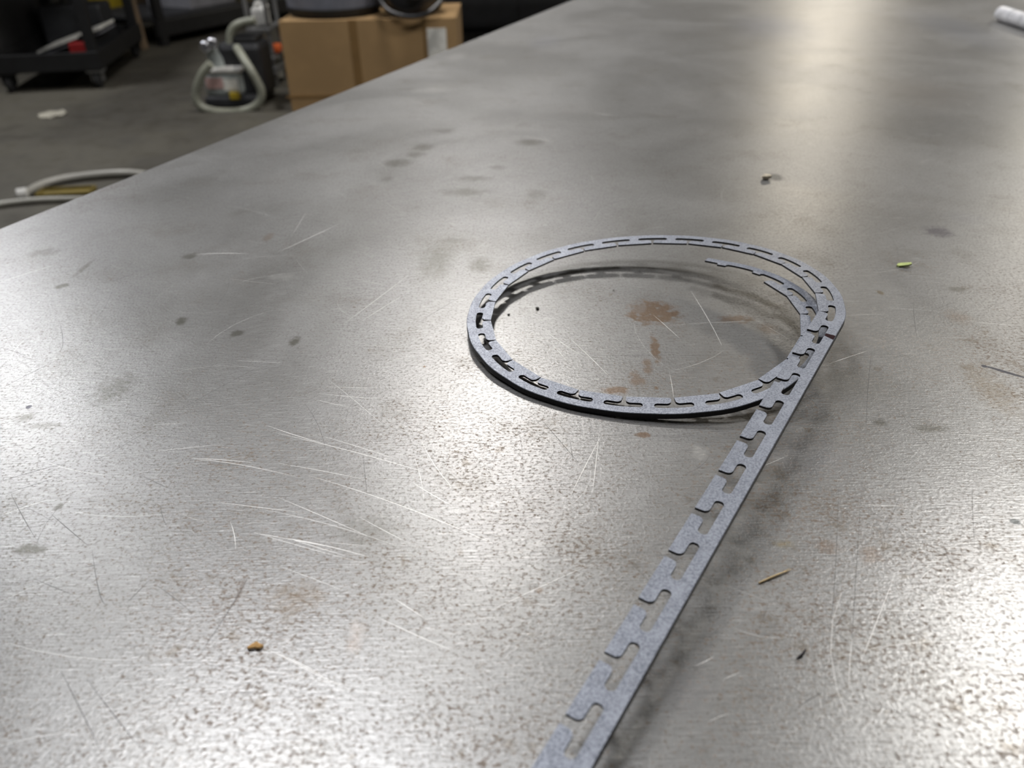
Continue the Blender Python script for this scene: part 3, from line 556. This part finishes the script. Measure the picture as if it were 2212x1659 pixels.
s = thing('hand_tool', 'orange and amber hand tool on the slim grey stand', 'hand tool', (sa.x + .045, SY + .125, FLOOR + zmid)); s.scale = (1.1, 1.1, 1.1)
MB().box((.045, 0, .026), (.10, .07, .05), bev=.015).build('body', M_ORANGE, s); MB().tube([(.02, 0, .04), (-.02, 0, .08), (-.035, 0, .11)], [.022, .024, .018], 12).build('grip', M_AMBER, s); MB().tube([(-.035, 0, .108), (-.075, 0, .112)], .014, 10).build('nose', M_TAN, s)
o = MB().lathe([(.012, 0), (.026, .005), (.03, .016), (.024, .030), (.010, .035)], (0, 0, 0), (0, 0, 1), 18).build('white_bottle', M_WHT); q = sp(603, 176); o.location = (sa.x + .07, SY + .125, FLOOR + zsh + .0105); tag(o, 'white round bottle on the middle shelf of the slim grey stand', 'bottle')

# --- big cardboard box
ba = onz(630, 243, FLOOR); BYY = ba.y + .02; bl = ony(606, 40, BYY); br = ony(985, 40, BYY)
BH = ony(790, 42, BYY).z - FLOOR; BW = br.x - ba.x; BD = .62
bx = thing('cardboard_box', 'big brown cardboard box with tape and a white label beside the table', 'box', ((ba.x + br.x) / 2, BYY + BD / 2, FLOOR), 0.0)
zb = .0
MB().box((0, -BD / 2 + .004, BH / 2), (BW, .008, BH), bev=.002).build('front_panel', M_CARD, bx); MB().box((0, BD / 2 - .004, BH / 2), (BW, .008, BH), bev=.002).build('rear_panel', M_CARD, bx)
for sx in (-1, 1): MB().box((sx * (BW / 2 - .004), 0, BH / 2), (.008, BD - .016, BH), bev=.002).build('side_panel', M_CARD, bx)
for sy in (-1, 1): MB().box((0, sy * BD / 4, BH - .004), (BW - .018, BD / 2 - .012, .008), bev=.002).build('top_flap', M_CARD, bx)
MB().box((0, 0, .005), (BW - .02, BD - .02, .008)).build('bottom_panel', M_CARD, bx)
def bxx(px): return ony(px, 120, BYY).x - (ba.x + br.x) / 2
def bzz(py): return ony(790, py, BYY).z - FLOOR
MB().box((bxx(769), -BD / 2 - .001, BH / 2), (.045, .002, BH)).build('tape', M_CARD2, bx)
MB().box((bxx(920), -BD / 2 - .001, BH / 2), (.012, .002, BH)).build('tape', M_CARD2, bx)
MB().box((bxx(790), -BD / 2 - .002, bzz(206)), (BW * .98, .003, .012)).build('fold_strip', M_CARD2, bx)
MB().box((bxx(946), -BD / 2 - .002, bzz(100)), (.105, .003, .17), bev=.001).build('paper_label', M_PAPER, bx)

# --- grey tub and black bag on the box
def bagmesh(bm_n, rx, ry, rz, seed, crump, sag=.0):
    rnd = random.Random(seed); mb = MB(); nu, nv = 36, 18; V = []
    ph = [rnd.uniform(0, 6.28) for _ in range(12)]
    for j in range(nv + 1):
        th = math.pi * j / nv
        for i in range(nu):
            a_ = 2 * math.pi * i / nu; k = 1 + crump * sum(math.sin(a_ * (2 + n) + ph[n] + th * (1 + n % 3) * 1.3) / (2 + n) for n in range(8))
            zz = -math.cos(th); zz = max(zz, -.82); V.append((rx * math.sin(th) ** .7 * math.cos(a_) * k, ry * math.sin(th) ** .7 * math.sin(a_) * k, rz * (zz + .82) * (1 + .12 * math.sin(a_ * 3 + ph[9]))))
    F = [(j * nu + i, j * nu + (i + 1) % nu, (j + 1) * nu + (i + 1) % nu, (j + 1) * nu + i) for j in range(nv) for i in range(nu)]
    return mb.add(V, F, True)
M_BAG = mat('black_bag_film', (0.022, 0.022, 0.025), 0.32, scale=14, bump=.25); M_TUB = mat('blue_grey_tub', (0.21, 0.22, 0.26), 0.5, scale=4)
tx = bxx(715); s = thing('grey_tub', 'shallow blue-grey tub with a dark rim resting on the cardboard box', 'tub', (bx.location.x + tx, BYY + .28, FLOOR + BH))
MB().lathe([(.18, 0), (.235, .01), (.26, .05), (.272, .16), (.275, .28), (.262, .28), (.25, .06), (.18, .02)], (0, 0, 0), (0, 0, 1), 48).build('shell', M_TUB, s)
MB().lathe([(.182, 0.0), (.252, .008), (.268, .045), (.266, .05), (.23, .012)], (0, 0, 0), (0, 0, 1), 48).build('dark_rim', M_RUB, s)
bag = thing('black_bag', 'crumpled black plastic bag slumped on the right half of the box', 'bag', (bx.location.x + bxx(893), BYY + .20, FLOOR + BH))
bagmesh(0, .185, .22, .20, 5, .10).build('bag_body', M_BAG, bag)
MB().tube([(-.18, -.18, .14), (-.13, -.235, .05), (-.03, -.26, .016), (.09, -.25, .02), (.17, -.18, .08)], .013, 8, 2).build('bag_hem', M_BAG, bag)
MB().lathe([(.05, 0), (.062, .02), (.07, .09), (.058, .09), (.05, .03)], (.03, -.19, .15), (.2, -1, .35), 20).build('bag_mouth', M_GREY, bag)

# --- black rubber coils on a dark bench right of the box
bc = onz(1085, 100, FLOOR); bn = thing('dark_bench', 'black low bench behind the cardboard box holding rubber coils', 'bench', (bc.x + .15, 6.75, FLOOR))
MB().box((0, 0, .42), (1.9, .6, .04), bev=.005).build('seat', M_BLK, bn)
for sx in (-.85, .85):
    for sy in (-.22, .22): MB().box((sx, sy, .2), (.05, .05, .4)).build('leg', M_BLK, bn)
cb = thing('backdrop_cabinet', 'tall black cabinet added as a dark backdrop behind the bench with rubber coils', 'cabinet', (bc.x + .15, 7.35, FLOOR))  # added to give the coils a dark backdrop
MB().box((0, .2, .85), (2.2, .4, 1.7), bev=.006).build('body', M_BLK, cb)
for sx in (-.54, .54):
    k = MB().box((sx, -.01, .85), (1.04, .016, 1.6), bev=.003).build('door', M_BLK, cb); MB().box((sx - math.copysign(.44, sx), -.035, .95), (.02, .03, .14), bev=.004).build('handle', M_STEEL, k)
def coil(px, R_, r_, tilt, label, yy):
    q = ony(px, 30, 6.6 + yy); V = []; F = []; s = MB()
    for k in range(5): s.tube([(R_ * math.cos(a_ * math.pi / 14), (k - 2) * r_ * 1.6, R_ + r_ + R_ * math.sin(a_ * math.pi / 14)) for a_ in range(29)], r_, 8, caps=False)
    o = s.build('hose_coil', M_RUB); o.location = (q.x, 6.6 + yy, FLOOR + .44); o.rotation_euler = (0, 0, tilt); return tag(o, label, 'hose')
coil(1008, .095, .016, .05, 'coil of black rubber hose standing nearest the box', -.02)
coil(1092, .105, .017, -.05, 'middle coil of black rubber hose on the dark bench', -.02)
coil(1172, .085, .015, .03, 'smallest coil of black rubber hose farthest from the box', -.02)

# --- on the floor at the left
M_DYEL = mat('faded_yellow', (0.17, 0.125, 0.02), 0.6, scale=9); M_SCRAP = mat('dusty_paper', (0.36, 0.34, 0.28), 0.85, scale=20)
fo = onz(150, 405, FLOOR)
def fp(px, py, z=.02): return onz(px, py, FLOOR + z) - Vector((fo.x, fo.y, FLOOR))
s = thing('floor_hose', 'clear grey hose lying in a loop on the concrete floor', 'hose', (fo.x, fo.y, FLOOR))
MB().tube([fp(52, 420), fp(85, 400), fp(130, 387), (fp(190, 379)), fp(250, 374), fp(300, 374), fp(400, 395)], .017, 10, 2).build('hose', mat('grey_clear_hose', (0.30, 0.29, 0.26), .4, scale=4), s)
MB().lathe([(.016, -.02), (.024, -.014), (.024, .02), (.018, .024)], fp(47, 419, .024), (1, .4, 0), 16).build('end_fitting', M_WHT, s)
fo2 = onz(60, 437, FLOOR)
o = MB().tube([onz(x, y, FLOOR + .014) - Vector((fo2.x, fo2.y, FLOOR)) for x, y in ((-60, 452), (0, 441), (60, 434), (110, 431), (170, 430), (240, 432))], .013, 10, 2).build('air_line', mat('pale_air_line', (0.34, 0.33, 0.29), .4, scale=4)); o.location = (fo2.x, fo2.y, FLOOR); tag(o, 'thin pale air line running straight along the floor', 'hose')
yd = onz(140, 423, FLOOR); s = thing('yellow_tray', 'small flat yellow tray lying on the floor between the hoses', 'tray', (yd.x, yd.y + .02, FLOOR), .1)
MB().box((0, 0, .004), (.22, .09, .008), bev=.002).build('plate', M_DYEL, s)
for sy in (-1, 1): MB().box((0, sy * .042, .012), (.22, .006, .016)).build('lip', M_DYEL, s)
for sx in (-1, 1): MB().box((sx * .107, 0, .012), (.006, .078, .016)).build('lip', M_DYEL, s)
pp = onz(116, 249, FLOOR); rnd = random.Random(3); ol = [(math.cos(a_ * math.pi / 7) * .075 * rnd.uniform(.8, 1.1), math.sin(a_ * math.pi / 7) * .09 * rnd.uniform(.75, 1.1)) for a_ in range(14)]
V = [Vector((x, y, .006 + rnd.uniform(0, .008))) for x, y in ol] + [Vector((0, 0, .016))]; V += [v - Vector((0, 0, .005)) for v in V]; zm = min(v.z for v in V); V = [v - Vector((0, 0, zm)) for v in V]
F = [(i, (i + 1) % 14, 14) for i in range(14)] + [(15 + (i + 1) % 14, 15 + i, 29) for i in range(14)] + [(i, 15 + i, 15 + (i + 1) % 14, (i + 1) % 14) for i in range(14)]
o = MB().add(V, F).build('paper_scrap', M_SCRAP); o.location = (pp.x, pp.y, FLOOR); tag(o, 'scrap of crumpled white paper on the bare concrete', 'paper')
